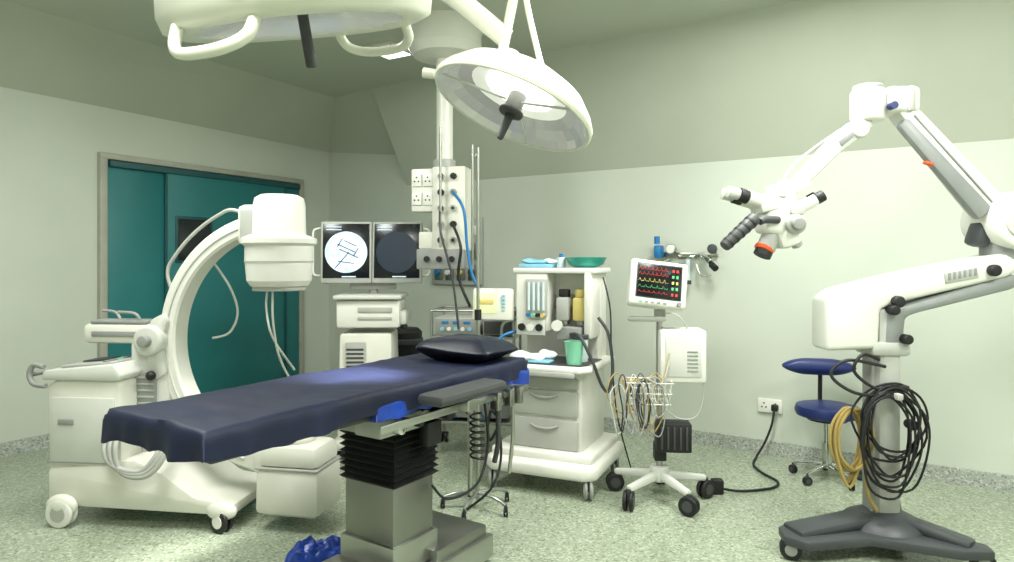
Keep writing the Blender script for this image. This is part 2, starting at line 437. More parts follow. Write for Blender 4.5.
c.cyl('swivel_lock',(-.07,-.17,.97),(-.07,-.12,.97),.032,GREY,bev=.006)
c.prism('c_guide',[(-.10,.80),(-.08,1.08),(-.0,1.12),(.03,1.08),(-.01,.95),(.02,.78),(-.05,.74)],-.095,.095,LWHITE,.02)
c.sph('orbit_knob',(-.05,-.12,.78),.026,BLACK)
CX,CZc,RO,RI=.655,.965,.70,.60
turn=math.radians(-5)
def cpt(x,y,z):
    return Vector((x*math.cos(turn)-y*math.sin(turn),x*math.sin(turn)+y*math.cos(turn),z))
bm=bmesh.new(); rings=[]; N=70
sec=[(RI,-.05),(RI,.05),(RI+.012,.062),(RO-.012,.062),(RO,.05),(RO,-.05),(RO-.012,-.062),(RI+.012,-.062)]
for i in range(N+1):
    a=math.radians(102+(262-102)*i/N)
    rings.append([bm.verts.new(cpt(CX+r*math.cos(a),y,CZc+r*math.sin(a))) for r,y in sec])
for A,B in zip(rings,rings[1:]):
    for k in range(8): bm.faces.new((A[k],A[(k+1)%8],B[(k+1)%8],B[k]))
bm.faces.new(rings[0]); bm.faces.new(rings[-1]); c.add('c_arc',bm,WHITE,30)
for yy in (-.064,.064):
    pts=[cpt(CX+(RI+.048)*math.cos(math.radians(a)),yy,CZc+(RI+.048)*math.sin(math.radians(a))) for a in range(108,258,3)]
    c.tube('c_arc_groove',pts,.006,LWHITE,seg=6,smooth=False)
pts=[]
for a in range(104,160,4):
    rr=.70+.075*min(1,(a-104)/6,(156-a)/6 if a<156 else 0)
    pts.append(cpt(CX+rr*math.cos(math.radians(a)),-.03,CZc+rr*math.sin(math.radians(a))))
c.tube('c_arc_handrail',pts,.010,LGREY,seg=8,n=3)
x0,y0=cpt(CX,0,0).x,cpt(CX,0,0).y
c.lathe('intensifier_housing',[(0,1.265),(.135,1.265),(.15,1.272),(.168,1.30),(.178,1.41),(.178,1.485),(.198,1.50),(.198,1.525),(.170,1.54),(.140,1.55),(.136,1.71),(.128,1.745),(.10,1.762),(0,1.765)],(x0,y0,0),(0,0,1),WHITE,seg=56,ang=25)
c.lathe('intensifier_seam',[(.180,1.40),(.182,1.40),(.182,1.405),(.180,1.405)],(x0,y0,0),(0,0,1),LGREY)
q_=cpt(CX-.15,0,0); c.box('intensifier_bracket',(q_.x,q_.y,1.60),(.12,.16,.22),CREAM,.03,rot=(0,0,-5))
c.box('intensifier_bracket_seam',(q_.x,q_.y-.083,1.60),(.08,.006,.16),LGREY,.002,rot=(0,0,-5))
c.cyl('intensifier_cap',(x0,y0,1.245),(x0,y0,1.27),.14,LGREY,bev=.006)
c.tube('intensifier_cable',[(x0-.02,y0-.10,1.26),(x0-.025,y0-.10,1.15),(x0+.01,y0-.1,1.0),(x0+.04,y0+.1,.8)],.006,WCABLE)
c.tube('intensifier_cable',[(x0+.01,y0-.1,1.25),(x0+.01,y0-.1,1.1),(x0+.02,y0-.05,.9),(x0+.04,y0+.1,.7)],.006,WCABLE)
q_=cpt(CX+.13,-.02,0); x1,y1=q_.x,q_.y
c.box('xray_tube_housing',(x1,y1,.205),(.36,.30,.24),CREAM,.03,rot=(0,0,-5),taper=(.98,.96))
c.box('xray_tube_base',(x1,y1,.09),(.30,.24,.03),STEEL,.006,rot=(0,0,-5))
c.box('xray_tube_belt',(x1,y1,.325),(.352,.292,.012),LGREY,.003,rot=(0,0,-5))
c.box('xray_tube_upper',(x1,y1,.385),(.345,.285,.115),CREAM,.035,rot=(0,0,-5),taper=(.9,.9))
c.cyl('collimator',(x1-.02,y1,.43),(x1-.02,y1,.475),.10,CREAM,bev=.02)
c.cyl('collimator_ring',(x1-.02,y1,.473),(x1-.02,y1,.482),.055,LGREY)
q_=cpt(CX-.08,0,0); c.box('tube_bracket',(q_.x+.03,q_.y,.33),(.16,.15,.13),CREAM,.03,rot=(0,0,-5))
for (x,y) in ((-.45,-.27),(-.45,.25)):
    c.caster('rear_wheel',x,y,.075,WHITE,LGREY,.03,90,top=.14)
    c.sph('wheel_guard',(x,y,.11),.088,CREAM,(1,.4,.7))
for (x,y) in ((.43,-.25),(.43,.25)):
    c.caster('front_wheel',x,y,.06,BLACK,WHITE,.03,70,top=.12)
    c.sph('wheel_guard',(x,y,.11),.082,CREAM,(1,.45,.6))
for k in range(3):
    c.tube('hose',[(-.16+.03*k,-.10,.62-.04*k),(-.18+.03*k,-.29,.48),(-.14+.03*k,-.32,.36-.02*k),(.02+.02*k,-.31,.32-.01*k),(.10+.02*k,-.27,.42),(.06,-.12,.5+.03*k)],.014,LGREY,seg=10)
c.tube('rear_cable',[(.17,.12,1.4),(.23,.2,1.25),(.25,.25,1.1),(.20,.25,.98),(.12,.2,.95)],.007,WCABLE)

# ---------------- display cart ----------------
d=Root('c_arm_display_cart',(-1.0,4.95,0),3)
d.box('cabinet',(-.02,0,.50),(.40,.44,.78),CREAM,.02,taper=(.92,.95))
d.box('front_grille_panel',(-.09,-.22,.62),(.14,.02,.42),LGREY,.004)
for k in range(12): d.box('grille_slat',(-.09,-.232,.45+.03*k),(.12,.006,.012),DGREY,.001)
d.box('upper_box',(0,0,1.03),(.45,.46,.20),WHITE,.02)
d.box('upper_box_slot',(.05,-.235,1.06),(.24,.01,.035),LGREY,.003)
d.box('upper_box_slot',(.05,-.235,1.0),(.24,.01,.02),LGREY,.003)
d.box('shelf',(0,-.02,1.15),(.48,.50,.03),LWHITE,.01)
d.box('side_pod',(.24,-.05,1.0),(.06,.3,.1),LWHITE,.02)
d.cyl('monitor_post',(0,.05,1.15),(0,.05,1.3),.035,LGREY)
d.box('monitor_bridge',(0,.03,1.22),(.34,.06,.05),LGREY,.01)
d.box('base',(0,0,.1),(.5,.52,.07),CREAM,.02)
for sx in (-.2,.2):
    for sy in (-.2,.2): d.caster('caster',sx,sy,.05,top=.08)
for k,(cx,ry) in enumerate(((-.184,4),(.188,-4))):
    M=rmat((-4,0,ry))
    def pl(x,y,z): return tuple(Vector((cx,-.04,1.47))+M@Vector((x,y,z)))
    d.box('monitor_bezel',pl(0,0,0),(.368,.05,.455),LGREY,.012,rot=(-4,0,ry))
    d.box('monitor_screen',pl(0,-.026,.01),(.335,.006,.40),SCRB,.002,rot=(-4,0,ry))
    nrm=(M@Vector((0,-1,0)))
    q=Vector(pl(0,-.030,.0)); d.cyl('scan_disc',q,q+Vector(nrm)*.003,.152,SCRW if k==0 else SCRG,seg=48)
    if k==0:
        for (a,b_,w,rr) in ((.0,.03,.14,25),(.02,-.01,.15,25),(.03,.065,.10,25),(-.045,.07,.07,-60),(.07,.0,.07,-60),(-.03,-.06,.16,-50),(.0,-.075,.12,8)):
            rot=Matrix.Rotation(math.radians(rr),4,'Y')
            bm=bmesh.new(); bmesh.ops.create_cube(bm,size=1); bmesh.ops.scale(bm,vec=(w,.002,.006),verts=bm.verts)
            bm.transform(Matrix.Translation(pl(a,-.035,b_))@M@rot); d.add('scan_mark',bm,SCRK)
    for zz in (.185,.165): d.box('screen_text',pl(-.09,-.031,zz),(.11,.003,.006),SCRW,.0,rot=(-4,0,ry))
    d.box('screen_text',pl(.02,-.031,-.18),(.10,.003,.008),SCRW,.0,rot=(-4,0,ry))
for s_ in (-1,1):
    d.tube('monitor_handle',[(s_*.37,-.03,1.30),(s_*.42,-.05,1.31),(s_*.425,-.05,1.40),(s_*.425,-.05,1.55),(s_*.42,-.05,1.63),(s_*.37,-.03,1.65)],.008,WHITE)
b=Root('waste_bin',(-.86,5.55,0)); b.lathe('body',[(0,0),(.13,0),(.14,.74),(.15,.76),(.15,.82),(.12,.85),(0,.85)],(0,0,0),(0,0,1),BLACK)
b.lathe('rim',[(.152,.72),(.16,.73),(.16,.76),(.152,.77)],(0,0,0),(0,0,1),DGREY)
b.cyl('lid_knob',(0,0,.85),(0,0,.88),.03,DGREY)

# ---------------- instrument trolley ----------------
e=Root('equipment_trolley',(-.22,4.95,0),-8)
for sx in (-.30,.30):
    for sy in (-.2,.2):
        e.cyl('post',(sx,sy,.08),(sx,sy,1.05),.012,STEEL); e.caster('caster',sx,sy,.04,top=.09)
for z in (.25,.62,.86): e.box('shelf',(0,0,z),(.62,.42,.02),STEEL,.004)
e.tube('rail',[(-.3,-.2,1.05),(.3,-.2,1.05),(.3,.2,1.05),(-.3,.2,1.05)],.009,STEEL,closed=True,smooth=False)
e.box('generator',(-.12,-.02,.935),(.32,.34,.13),LGREY,.008)
e.box('generator_face',(-.12,-.192,.935),(.30,.008,.11),GREY,.002)
for k in range(5): e.cyl('dial',(-.22+.05*k,-.2,.92),(-.22+.05*k,-.21,.92),.014,WHITE if k%2 else LBLUE)
for k in range(3): e.box('readout',(-.2+.08*k,-.198,.965),(.05,.004,.02),BLUEC,.001)
e.box('recorder',(.18,-.02,.93),(.22,.3,.11),GREY,.008)
e.box('recorder_face',(.18,-.172,.93),(.2,.008,.09),DGREY,.002)
e.box('lower_unit',(0,-.02,.71),(.5,.34,.14),LGREY,.01)
for k in range(6): e.cyl('connector',(-.2+.08*k,-.19,.70),(-.2+.08*k,-.2,.70),.012,BLACK)
e.box('drawer_unit',(0,0,.42),(.52,.36,.28),GREY,.01)
for k in range(4):
    e.tube('lead',[(-.2+.12*k,-.2,.72),(-.22+.13*k,-.3,.6),(-.15+.1*k,-.3,.4),(-.1+.1*k,-.26,.3)],.006,BLACK if k%2 else BLUEC)

# ---------------- wall gas outlet panel ----------------
g=Root('gas_outlet_panel',Rw(1.86,1.5,0),-34.3)
g.box('plate',(0,-.02,0),(.62,.04,.64),LGREY,.01)
for r_ in range(3):
    for k in range(4):
        if r_==0:
            g.box('socket',(-.21+.14*k,-.045,.2),(.09,.012,.09),WHITE,.003); g.cyl('socket_hole',(-.21+.14*k,-.05,.2),(-.21+.14*k,-.054,.2),.016,BLACK)
        else:
            g.box('outlet_plate',(-.21+.14*k,-.045,.2-.2*r_),(.1,.012,.15),STEELB,.003)
            g.cyl('outlet',(-.21+.14*k,-.045,.2-.2*r_),(-.21+.14*k,-.09,.2-.2*r_),.025,(BLUEC,WHITE,YELLOW,DGREY)[k])

# ---------------- pendant ----------------
p=Root('ceiling_supply_pendant',(-.44,4.7,0),-12)
p.lathe('ceiling_cover',[(0,CZ),(.27,CZ),(.27,CZ-.06),(.26,CZ-.10),(.26,CZ-.17),(.22,CZ-.23),(.09,CZ-.25),(0,CZ-.25)],(0,0,0),(0,0,1),WHITE,ang=25)
p.cyl('column',(0,0,2.05),(0,0,CZ-.2),.058,WHITE)
p.cyl('collar',(0,0,2.05),(0,0,2.12),.08,LGREY,bev=.01)
p.box('main_head',(.06,0,1.77),(.24,.22,.58),CREAM,.012)
p.box('side_head',(-.13,-.02,1.90),(.17,.16,.30),WHITE,.012)
for zz in (1.97,1.84):
    for xx in (-.17,-.09):
        p.box('socket',(xx,-.105,zz),(.07,.012,.09),WHITE,.004); 
        for q in ((0,.018),(-.014,-.01),(.014,-.01)): p.cyl('socket_pin',(xx+q[0],-.108,zz+q[1]),(xx+q[0],-.113,zz+q[1]),.006,BLACK,seg=8)
for k in range(5):
    for j in range(2):
        p.cyl('gas_port',(.01+.09*j,-.11,1.99-.11*k),(.01+.09*j,-.135,1.99-.11*k),.022,(STEEL,BLACK,STEEL,LGREY,BLACK)[(k+j)%5])
        p.cyl('gas_port_core',(.01+.09*j,-.135,1.99-.11*k),(.01+.09*j,-.142,1.99-.11*k),.010,BLACK)
p.box('lower_tray',(-.10,-.02,1.55),(.12,.16,.12),CREAM,.01)
p.box('module',(.0,-.02,1.42),(.34,.2,.14),GREY,.01)
for k in range(3): p.cyl('module_knob',(-.09+.09*k,-.125,1.42),(-.09+.09*k,-.14,1.42),.02,BLACK)
p.cyl('drip_pole',(.02,-.16,1.5),(.02,-.16,2.32),.009,STEEL)
p.cyl('drip_pole',(.235,-.12,1.35),(.235,-.12,2.2),.009,STEEL)
p.tube('gas_hose',[(.10,-.14,1.88),(.2,-.22,1.75),(.22,-.2,1.5),(.26,-.2,1.3),(.34,-.2,1.18)],.010,BLUEC)
p.tube('gas_hose',[(.10,-.14,1.66),(.18,-.22,1.5),(.16,-.2,1.3),(.24,-.2,1.1)],.010,BLACK)
p.tube('gas_hose',[(.01,-.14,1.77),(.05,-.25,1.6),(.12,-.22,1.3),(.16,-.2,.95)],.008,DGREY)

# iv pole
iv=Root('iv_pole',(-.165,3.78,0))
iv.cyl('pole',(0,0,.05),(0,0,1.1),.013,STEEL); iv.cyl('pole_upper',(0,0,1.1),(0,0,2.05),.009,STEEL)
iv.cyl('lock',(0,0,1.07),(0,0,1.13),.02,BLACK)
iv.tube('hook',[(0,0,2.03),(-.015,0,2.0),(-.03,0,2.0),(-.035,0,2.02)],.004,STEEL)
for k in range(5):
    a=k*2*math.pi/5+.6; iv.tube('leg',[(0,0,.09),(.12*math.cos(a),.12*math.sin(a),.085),(.2*math.cos(a),.2*math.sin(a),.06)],.011,STEEL)
    iv.caster('caster',.2*math.cos(a),.2*math.sin(a),.025,w=.012,top=.06)

# ---------------- anaesthesia machine ----------------
m=Root('anaesthesia_machine',(.36,4.36,0),-24)
m.plate('base',[(-.38,-.36),(-.32,-.42),(.28,-.42),(.35,-.36),(.35,.28),(-.38,.28)],.11,.20,WHITE,.03,3)
m.plate('base_deck',[(-.35,-.35),(.31,-.35),(.31,.26),(-.35,.26)],.19,.25,WHITE,.02,3)
for x,y in ((-.33,-.36),(.29,-.36),(-.33,.24),(.29,.24)): m.caster('caster',x,y,.058,GREY,WHITE,.024,20,top=.13)
m.box('lower_cabinet',(-.01,-.03,.49),(.47,.50,.50),WHITE,.015)
for zc,h in ((.67,.08),(.545,.17),(.355,.20)):
    m.box('drawer',(-.01,-.285,zc-.01),(.43,.03,h-.012),DRAWER,.012)
    if h>.12: m.tube('drawer_pull',[(-.10,-.302,zc+.045),(-.05,-.315,zc+.03),(.03,-.315,zc+.03),(.08,-.302,zc+.045)],.008,LGREY)
m.plate('worktop',[(-.32,-.30),(-.26,-.40),(.24,-.40),(.30,-.33),(.30,.22),(-.32,.22)],.735,.775,WHITE,.015,3)
m.plate('worktop_mat',[(-.26,-.35),(.24,-.35),(.27,-.28),(.27,.0),(-.26,.0)],.775,.782,DGREY,.003)
m.box('worktop_rail',(-.01,-.41,.73),(.46,.02,.03),LGREY,.006)
m.box('rear_tower',(-.01,.12,1.05),(.50,.20,.56),WHITE,.015)
m.box('top_shelf',(-.01,.04,1.345),(.56,.38,.035),WHITE,.012)
m.box('left_module',(-.16,-.03,1.14),(.22,.22,.38),WHITE,.015)
m.box('flowmeter_bezel',(-.12,-.148,1.17),(.15,.012,.24),LGREY,.004)
for k in range(4):
    m.cyl('flow_tube',(-.17+.033*k,-.158,1.09),(-.17+.033*k,-.158,1.27),.009,BOTTLE,seg=12)
    m.cyl('flow_knob',(-.17+.033*k,-.155,1.06),(-.17+.033*k,-.18,1.06),.013,(BLUEC,GREEN,BLACK,YELLOW)[k],seg=14)
m.box('gauge_panel',(-.16,-.146,.98),(.2,.015,.10),LWHITE,.005)
for k in range(3): m.cyl('gauge',(-.22+.06*k,-.15,.98),(-.22+.06*k,-.165,.98),.024,BLACK if k!=1 else WHITE)
m.box('right_upright',(.22,-.05,1.13),(.05,.20,.42),WHITE,.012)
m.box('back_rail',(.07,.0,1.12),(.24,.02,.03),STEEL,.004)
for k,(xx,cm) in enumerate(((.04,LGREY),(.15,YELLOW))):
    m.box('vaporiser_body',(xx,-.06,1.10),(.085,.11,.15),cm,.015)
    m.cyl('vaporiser_dial',(xx,-.06,1.175),(xx,-.06,1.225),.038,(BLACK,YELLOW)[k],bev=.006)
    m.cyl('vaporiser_foot',(xx,-.06,1.0),(xx,-.06,1.03),.03,STEEL)
m.box('valve_block',(.10,-.10,.95),(.16,.12,.08),GREY,.01)
m.cyl('absorber_canister',(.17,-.16,.78),(.17,-.16,.93),.055,BOTTLE,bev=.006)
m.cyl('absorber_cap',(.17,-.16,.92),(.17,-.16,.95),.06,DGREY,bev=.006)
m.cyl('pressure_gauge',(.03,-.17,1.0),(.03,-.19,1.0),.035,WHITE)
m.lathe('green_cup',[(0,.783),(.045,.783),(.056,.89),(.060,.92),(.053,.92),(.048,.88),(.038,.79)],(.18,-.29,0),(0,0,1),GREEN)
m.cushion('folded_cloth',(-.13,-.26,.805),(.22,.16,.06),CLOTH,e1=.8,e2=.6,wr=.03)
m.cushion('mask',(-.02,-.20,.815),(.12,.10,.07),CLOTH,e1=.8,e2=.7,wr=.03)
m.box('tray',(-.03,-.30,.79),(.14,.10,.012),LBLUE,.004)
m.beam('screen_arm',(-.28,.0,1.06),(-.40,-.12,1.04),.04,.04,LGREY)
m.box('screen_body',(-.42,-.16,1.12),(.27,.08,.21),CREAM,.015,rot=(-8,0,10))
m.box('screen_face',(-.455,-.207,1.127),(.15,.006,.13),LCD,.002,rot=(-8,0,10))
m.box('screen_trace',(-.455,-.212,1.14),(.11,.004,.03),YELLOW,.002,rot=(-8,0,10))
for k in range(6): m.box('screen_key',(-.335,-.19,1.06+.024*k),(.022,.008,.014),GREEN if k<2 else LBLUE,.002,rot=(-8,0,10))
m.tube('side_handle',[(-.28,-.1,.80),(-.36,-.12,.82),(-.38,-.12,.92),(-.36,-.12,1.0),(-.28,-.06,1.02)],.010,STEEL)
m.lathe('bowl',[(0,1.365),(.075,1.365),(.110,1.385),(.130,1.425),(.133,1.43),(.123,1.425),(.102,1.39),(.07,1.372),(0,1.372)],(.17,-.02,0),(0,0,1),TEALB)
m.box('tray_blue',(-.15,-.03,1.375),(.22,.18,.025),LBLUE,.006)
m.cushion('packet',(-.17,-.05,1.40),(.17,.13,.04),LBLUE,wr=.02,e1=.8,e2=.7)
m.cushion('packet',(-.08,.05,1.40),(.14,.12,.04),CLOTH,wr=.02,e1=.8,e2=.7)
m.cyl('bottle',(.01,-.04,1.363),(.01,-.04,1.43),.028,BOTTLE,bev=.006); m.cyl('bottle_cap',(.01,-.04,1.43),(.01,-.04,1.455),.014,BLUEC)
m.cyl('bottle',(-.03,.06,1.363),(-.03,.06,1.42),.025,WHITE,bev=.006)
m.tube('breathing_hose',[(.12,-.18,.95),(.22,-.3,.95),(.30,-.3,.8),(.34,-.25,.66),(.37,-.2,.62),(.38,-.15,.75),(.34,-.1,.95),(.27,-.08,1.05)],.010,DGREY)
m.tube('breathing_hose',[(-.26,-.1,.95),(-.36,-.2,.9),(-.42,-.25,.7),(-.40,-.28,.5),(-.36,-.3,.6),(-.34,-.3,.75)],.010,BLUEC)
m.tube('suction_hose',[(-.3,.0,.7),(-.4,-.1,.6),(-.44,-.2,.35),(-.40,-.25,.25),(-.3,-.3,.4)],.010,BLACK)
m.tube('power_cable',[(.25,.1,1.3),(.31,.05,1.1),(.32,.05,.8),(.33,.15,.4),(.4,.25,.02)],.005,BLACK)

# ---------------- patient monitor on stand ----------------
q=Root('patient_monitor_stand',(.90,3.93,0),-6)
for k in range(5):
    a=math.radians(-62+72*k); L=.28
    p1=(L*math.cos(a),L*math.sin(a),.12)
    q.beam('leg',(0,0,.15),p1,.055,.05,LWHITE,.012,w2=.04,h2=.035)
    q.caster('caster',L*1.0*math.cos(a),L*math.sin(a),.055,BLACK,DGREY,.028,90+math.degrees(a)+30,top=.12)
q.cyl('hub',(0,0,.11),(0,0,.2),.055,LWHITE,bev=.01)
q.cyl('pole',(0,0,.15),(0,0,1.12),.018,STEEL)
q.box('battery_pack',(.07,-.06,.39),(.20,.12,.17),BLACK,.012)
for k in range(5): q.box('battery_rib',(.0+.035*k,-.123,.39),(.012,.012,.13),DGREY,.003)
q.box('battery_clamp',(.0,-.02,.29),(.07,.09,.10),BLACK,.008)
q.box('module_box',(.12,-.02,.86),(.26,.22,.30),WHITE,.015)
q.box('module_front',(.12,-.133,.86),(.20,.008,.23),LWHITE,.003)
for k in range(6): q.box('module_vent',(.17,-.139,.78+.022*k),(.06,.004,.008),GREY,.001)
q.box('neck',(0,-.02,1.10),(.06,.08,.05),LGREY,.01)
q.box('handle_bar',(-.08,-.08,1.07),(.22,.03,.03),LGREY,.012)
Mr=(-14,7,6); M=rmat(Mr)
def ml(x,y,z): return tuple(Vector((-.02,-.06,1.265))+M@Vector((x,y,z)))
q.box('monitor_body',ml(0,0,0),(.335,.09,.275),WHITE,.022,rot=Mr,seg=3)
q.box('monitor_rear',ml(0,.06,0),(.24,.07,.2),CREAM,.02,rot=Mr)
q.box('monitor_bezel',ml(-.0,-.044,.012),(.265,.008,.205),DGREY,.004,rot=Mr)
q.box('monitor_screen',ml(-.0,-.049,.012),(.25,.004,.19),SCRB,.001,rot=Mr)
def trace(z,m_,amp,f,x0=-.12,x1=.05):
    pts=[]
    n=60
    for i in range(n+1):
        u=i/n; s=max(0,math.sin(u*f*6.283))**4*amp+.15*amp*math.sin(u*f*18)
        pts.append(ml(x0+(x1-x0)*u,-.053,z+s))
    q.tube('trace',pts,.0009,m_,seg=4,smooth=False)
trace(.075,SCRR,.02,7); trace(.045,SCRR,.018,7); trace(.005,SCRY,.02,6); trace(-.03,SCRGN,.014,5); trace(-.06,SCRR,.012,6)
for k,(zz,mm) in enumerate(((.08,SCRR),(.045,SCRGN),(.01,SCRY),(-.025,SCRGN),(-.06,SCRR))):
    for j in range(2): q.box('digit',ml(.078+.024*j,-.053,zz),(.012,.002,.016),mm,0,rot=Mr)
q.cyl('monitor_dial',ml(.12,-.045,-.11),ml(.12,-.06,-.11),.012,GREY)
for k in range(5): q.box('monitor_key',ml(-.1+.035*k,-.046,-.113),(.02,.005,.01),GREEN if k==0 else GREY,.001,rot=Mr)
B0=Vector((-.08,-.13,.60))
for zz,s in ((.12,1),(.06,.95),(0,.9)):
    hw,hd=.13*s,.09*s
    q.tube('basket_ring',[B0+Vector((sx*hw,sy*hd,zz)) for sx,sy in ((-1,-1),(1,-1),(1,1),(-1,1))],.004,WHITE,closed=True,smooth=False,seg=6)
for k in range(8):
    x=-.12+.24*k/7
    q.tube('basket_wire',[B0+Vector((x,-.09,.12)),B0+Vector((x*.9,-.082,0)),B0+Vector((x*.9,.082,0)),B0+Vector((x,.09,.12))],.0025,WHITE,smooth=False,seg=5)
random.seed(3)
for k in range(17):
    cx=random.uniform(-.27,-.02); w=random.uniform(.02,.055); h=random.uniform(.14,.32); yy=-.25+random.uniform(-.03,.06); zt=.72+random.uniform(-.03,.03)
    q.tube('cable_loop',[(cx-w,yy,zt-.03),(cx-w*1.1+random.uniform(-.03,.03),yy-.01,zt-h*.6),(cx+random.uniform(-.03,.03),yy-.02,zt-h),(cx+w*1.1,yy,zt-h*.6),(cx+w*.8,yy+.01,zt-.02),(cx,yy+.03,zt+.02)],.0038,(YCABLE,GREY,DGREY,WCABLE,YCABLE,GREY,BLACK)[k%7],seg=6,closed=True,n=5)
for k in range(3):
    q.tube('lead',[(.04,-.14,.80+.04*k),(-.02,-.22,.72),(-.12,-.22,.75),(-.2,-.2,.65),(-.2+.05*k,-.22,.45)],.004,(GREY,WCABLE,YCABLE)[k],seg=6)
q.tube('lead',[(.23,-.05,.78),(.24,-.08,.65),(.2,-.1,.52),(.1,-.1,.5),(.02,-.06,.55)],.004,WCABLE,seg=6)
q.tube('lead',[(.0,-.05,1.1),(.08,-.12,1.1),(.14,-.1,1.03),(.14,-.05,1.0)],.004,WCABLE,seg=6)

# ---------------- wall items ----------------
w=Root('wall_suction_regulators',Rw(4.08,1.4,0),-34.3)
w.box('rail',(.06,-.03,.06),(.5,.02,.03),STEEL,.004)
w.box('rail_mount',(-.1,-.015,.06),(.03,.03,.04),STEEL,.004); w.box('rail_mount',(.24,-.015,.06),(.03,.03,.04),STEEL,.004)
w.box('regulator',(-.14,-.08,.08),(.06,.08,.10),BLUEC,.012); w.cyl('regulator_knob',(-.14,-.12,.14),(-.14,-.12,.2),.022,BLUEC)
w.cyl('gauge',(-.04,-.06,.10),(-.04,-.10,.10),.04,STEEL,bev=.006); w.cyl('gauge_face',(-.04,-.10,.10),(-.04,-.103,.10),.033,WHITE)
w.cyl('regulator_body',(.02,-.08,.04),(.16,-.10,.04),.024,CHROME,bev=.006)
w.cyl('flowmeter',(.10,-.1,.02),(.10,-.1,-.14),.018,BOTTLE); w.cyl('flowmeter_cap',(.10,-.1,-.14),(.10,-.1,-.17),.026,DGREY)
w.cyl('regulator_body',(.20,-.08,.05),(.30,-.16,.0),.026,CHROME,bev=.006); w.cyl('gauge',(.28,-.06,.1),(.28,-.10,.1),.035,DGREY,bev=.006)
w.tube('hose',[(-.2,-.08,.06),(-.26,-.1,.0),(-.22,-.1,-.06),(-.12,-.1,-.02),(-.05,-.1,.02)],.008,WCABLE)
w.cyl('knob',(.3,-.16,-.02),(.34,-.19,-.05),.024,BLACK); w.tube('hook',[(.16,-.08,-.02),(.2,-.1,-.1),(.28,-.1,-.1)],.006,STEEL)
s=Root('wall_socket',Rw(4.76,.355,0),-34.3)
s.box('plate',(0,-.012,0),(.17,.024,.10),WHITE,.006)
for k in (-1,1):
    for a_,b_ in ((0,.018),(-.014,-.01),(.014,-.01)): s.cyl('pin_hole',(k*.04+a_,-.024,b_),(k*.04+a_,-.026,b_),.006,BLACK,seg=10)
s.box('plug',(.04,-.045,-.005),(.045,.045,.045),BLACK,.008)
s.tube('plug_lead',[(.04,-.07,-.02),(.03,-.10,-.12),(-.01,-.12,-.24),(-.06,-.16,-.345)],.008,BLACK)
cb=Root('power_cable',(0,0,0))
pk=Rw(4.70,.01,.16)
cb.tube('cable',[pk,Vector((1.69,4.56,.012)),Vector((1.68,4.38,.012)),Vector((1.71,4.20,.012)),Vector((1.62,4.08,.012)),Vector((1.42,4.03,.012)),Vector((1.30,4.02,.03))],.008,BLACK)
cb.box('plug_adaptor',(1.27,4.02,.045),(.07,.06,.09),BLACK,.012)

# ---------------- stool ----------------
st=Root('surgeon_stool',(2.06,4.28,0),-15)
st.lathe('seat',[(0,.40),(.14,.40),(.185,.415),(.195,.445),(.185,.475),(.12,.49),(0,.485)],(0,0,0),(0,0,1),BLUEV)
st.cyl('seat_plate',(0,0,.385),(0,0,.402),.12,BLACK)
st.cushion('backrest',(-.02,.17,.70),(.46,.10,.11),BLUEV,rot=(10,0,0),e1=.6,e2=.7)
st.tube('back_bar',[(0,.05,.39),(0,.2,.39),(0,.235,.46),(0,.22,.68)],.014,BLACK)
st.cyl('gas_post',(0,0,.12),(0,0,.39),.02,CHROME); st.cyl('post_sleeve',(0,0,.08),(0,0,.24),.03,CHROME)
for k in range(5):
    a=k*2*math.pi/5+.2; st.beam('leg',(0,0,.10),(.21*math.cos(a),.21*math.sin(a),.07),.03,.03,CHROME,.008,w2=.02,h2=.02)
    st.caster('caster',.21*math.cos(a),.21*math.sin(a),.028,BLACK,DGREY,.015,math.degrees(a)+60,top=.07)

# ---------------- surgical microscope ----------------
k_=Root('surgical_microscope',(1.85,3.28,0),0)
G=mat('microscope_base_grey','#3a3d40',.42)
G2=mat('microscope_grey','#858887',.42)
MW=mat('microscope_white','#dcdcd5',.33,var=.02)
bx=-.08
k_.plate('base',[(x+bx,y) for x,y in [(-.47,-.16),(-.39,-.24),(-.07,-.18),(.26,-.33),(.40,-.33),(.42,-.25),(.18,-.02),(.36,.32),(.30,.36),(.20,.34),(-.01,.10),(-.37,.02),(-.45,-.04)]],.07,.115,G,.012)
k_.lathe('base_dome',[(.19,.11),(.17,.14),(.11,.17),(.08,.19),(0,.19)],(0,0,0),(0,0,1),G)
k_.beam('base_spine',(-.41+bx,-.10,.11),(-.05,0,.15),.15,.05,G,.02)
k_.beam('base_spine',(.35+bx,-.26,.11),(.06,-.03,.15),.12,.05,G,.02)
for x,y in ((-.43+bx,-.14),(.37+bx,-.29),(.30+bx,.31)): k_.caster('caster',x,y,.05,BLACK,GREY,.028,70,top=.11)
k_.beam('column',(0,0,.16),(0,0,1.18),.15,.115,LGREY,.03)
k_.beam('column_channel',(-.062,-.0,.16),(-.062,0,1.0),.09,.03,GREY,.008)
k_.box('column_collar',(0,0,.98),(.19,.18,.07),LGREY,.02)
for x,z in ((.062,1.03),(-.0,1.17),(.09,.62)): 
    k_.cyl('knob',(x,-.12,z),(x,-.06,z),.024,BLACK,bev=.006)
k_.prism('swivel_arm_cover',[(-.315,.97),(-.315,1.225),(-.25,1.27),(.08,1.35),(.56,1.445),(.61,1.43),(.615,1.36),(.56,1.325),(.02,1.20),(-.05,1.17),(-.06,.98)],-.085,.085,MW,.025,3)
k_.prism('swivel_arm_grey',[(-.04,.985),(-.03,1.165),(.05,1.185),(.60,1.345),(.635,1.31),(.60,1.27),(.12,1.15),(.075,1.13),(.06,.985)],-.078,.078,G2,.02,2)
k_.box('swivel_seam',(.33,-.088,1.335),(.16,.008,.05),LGREY,.003,rot=(0,-10,0))
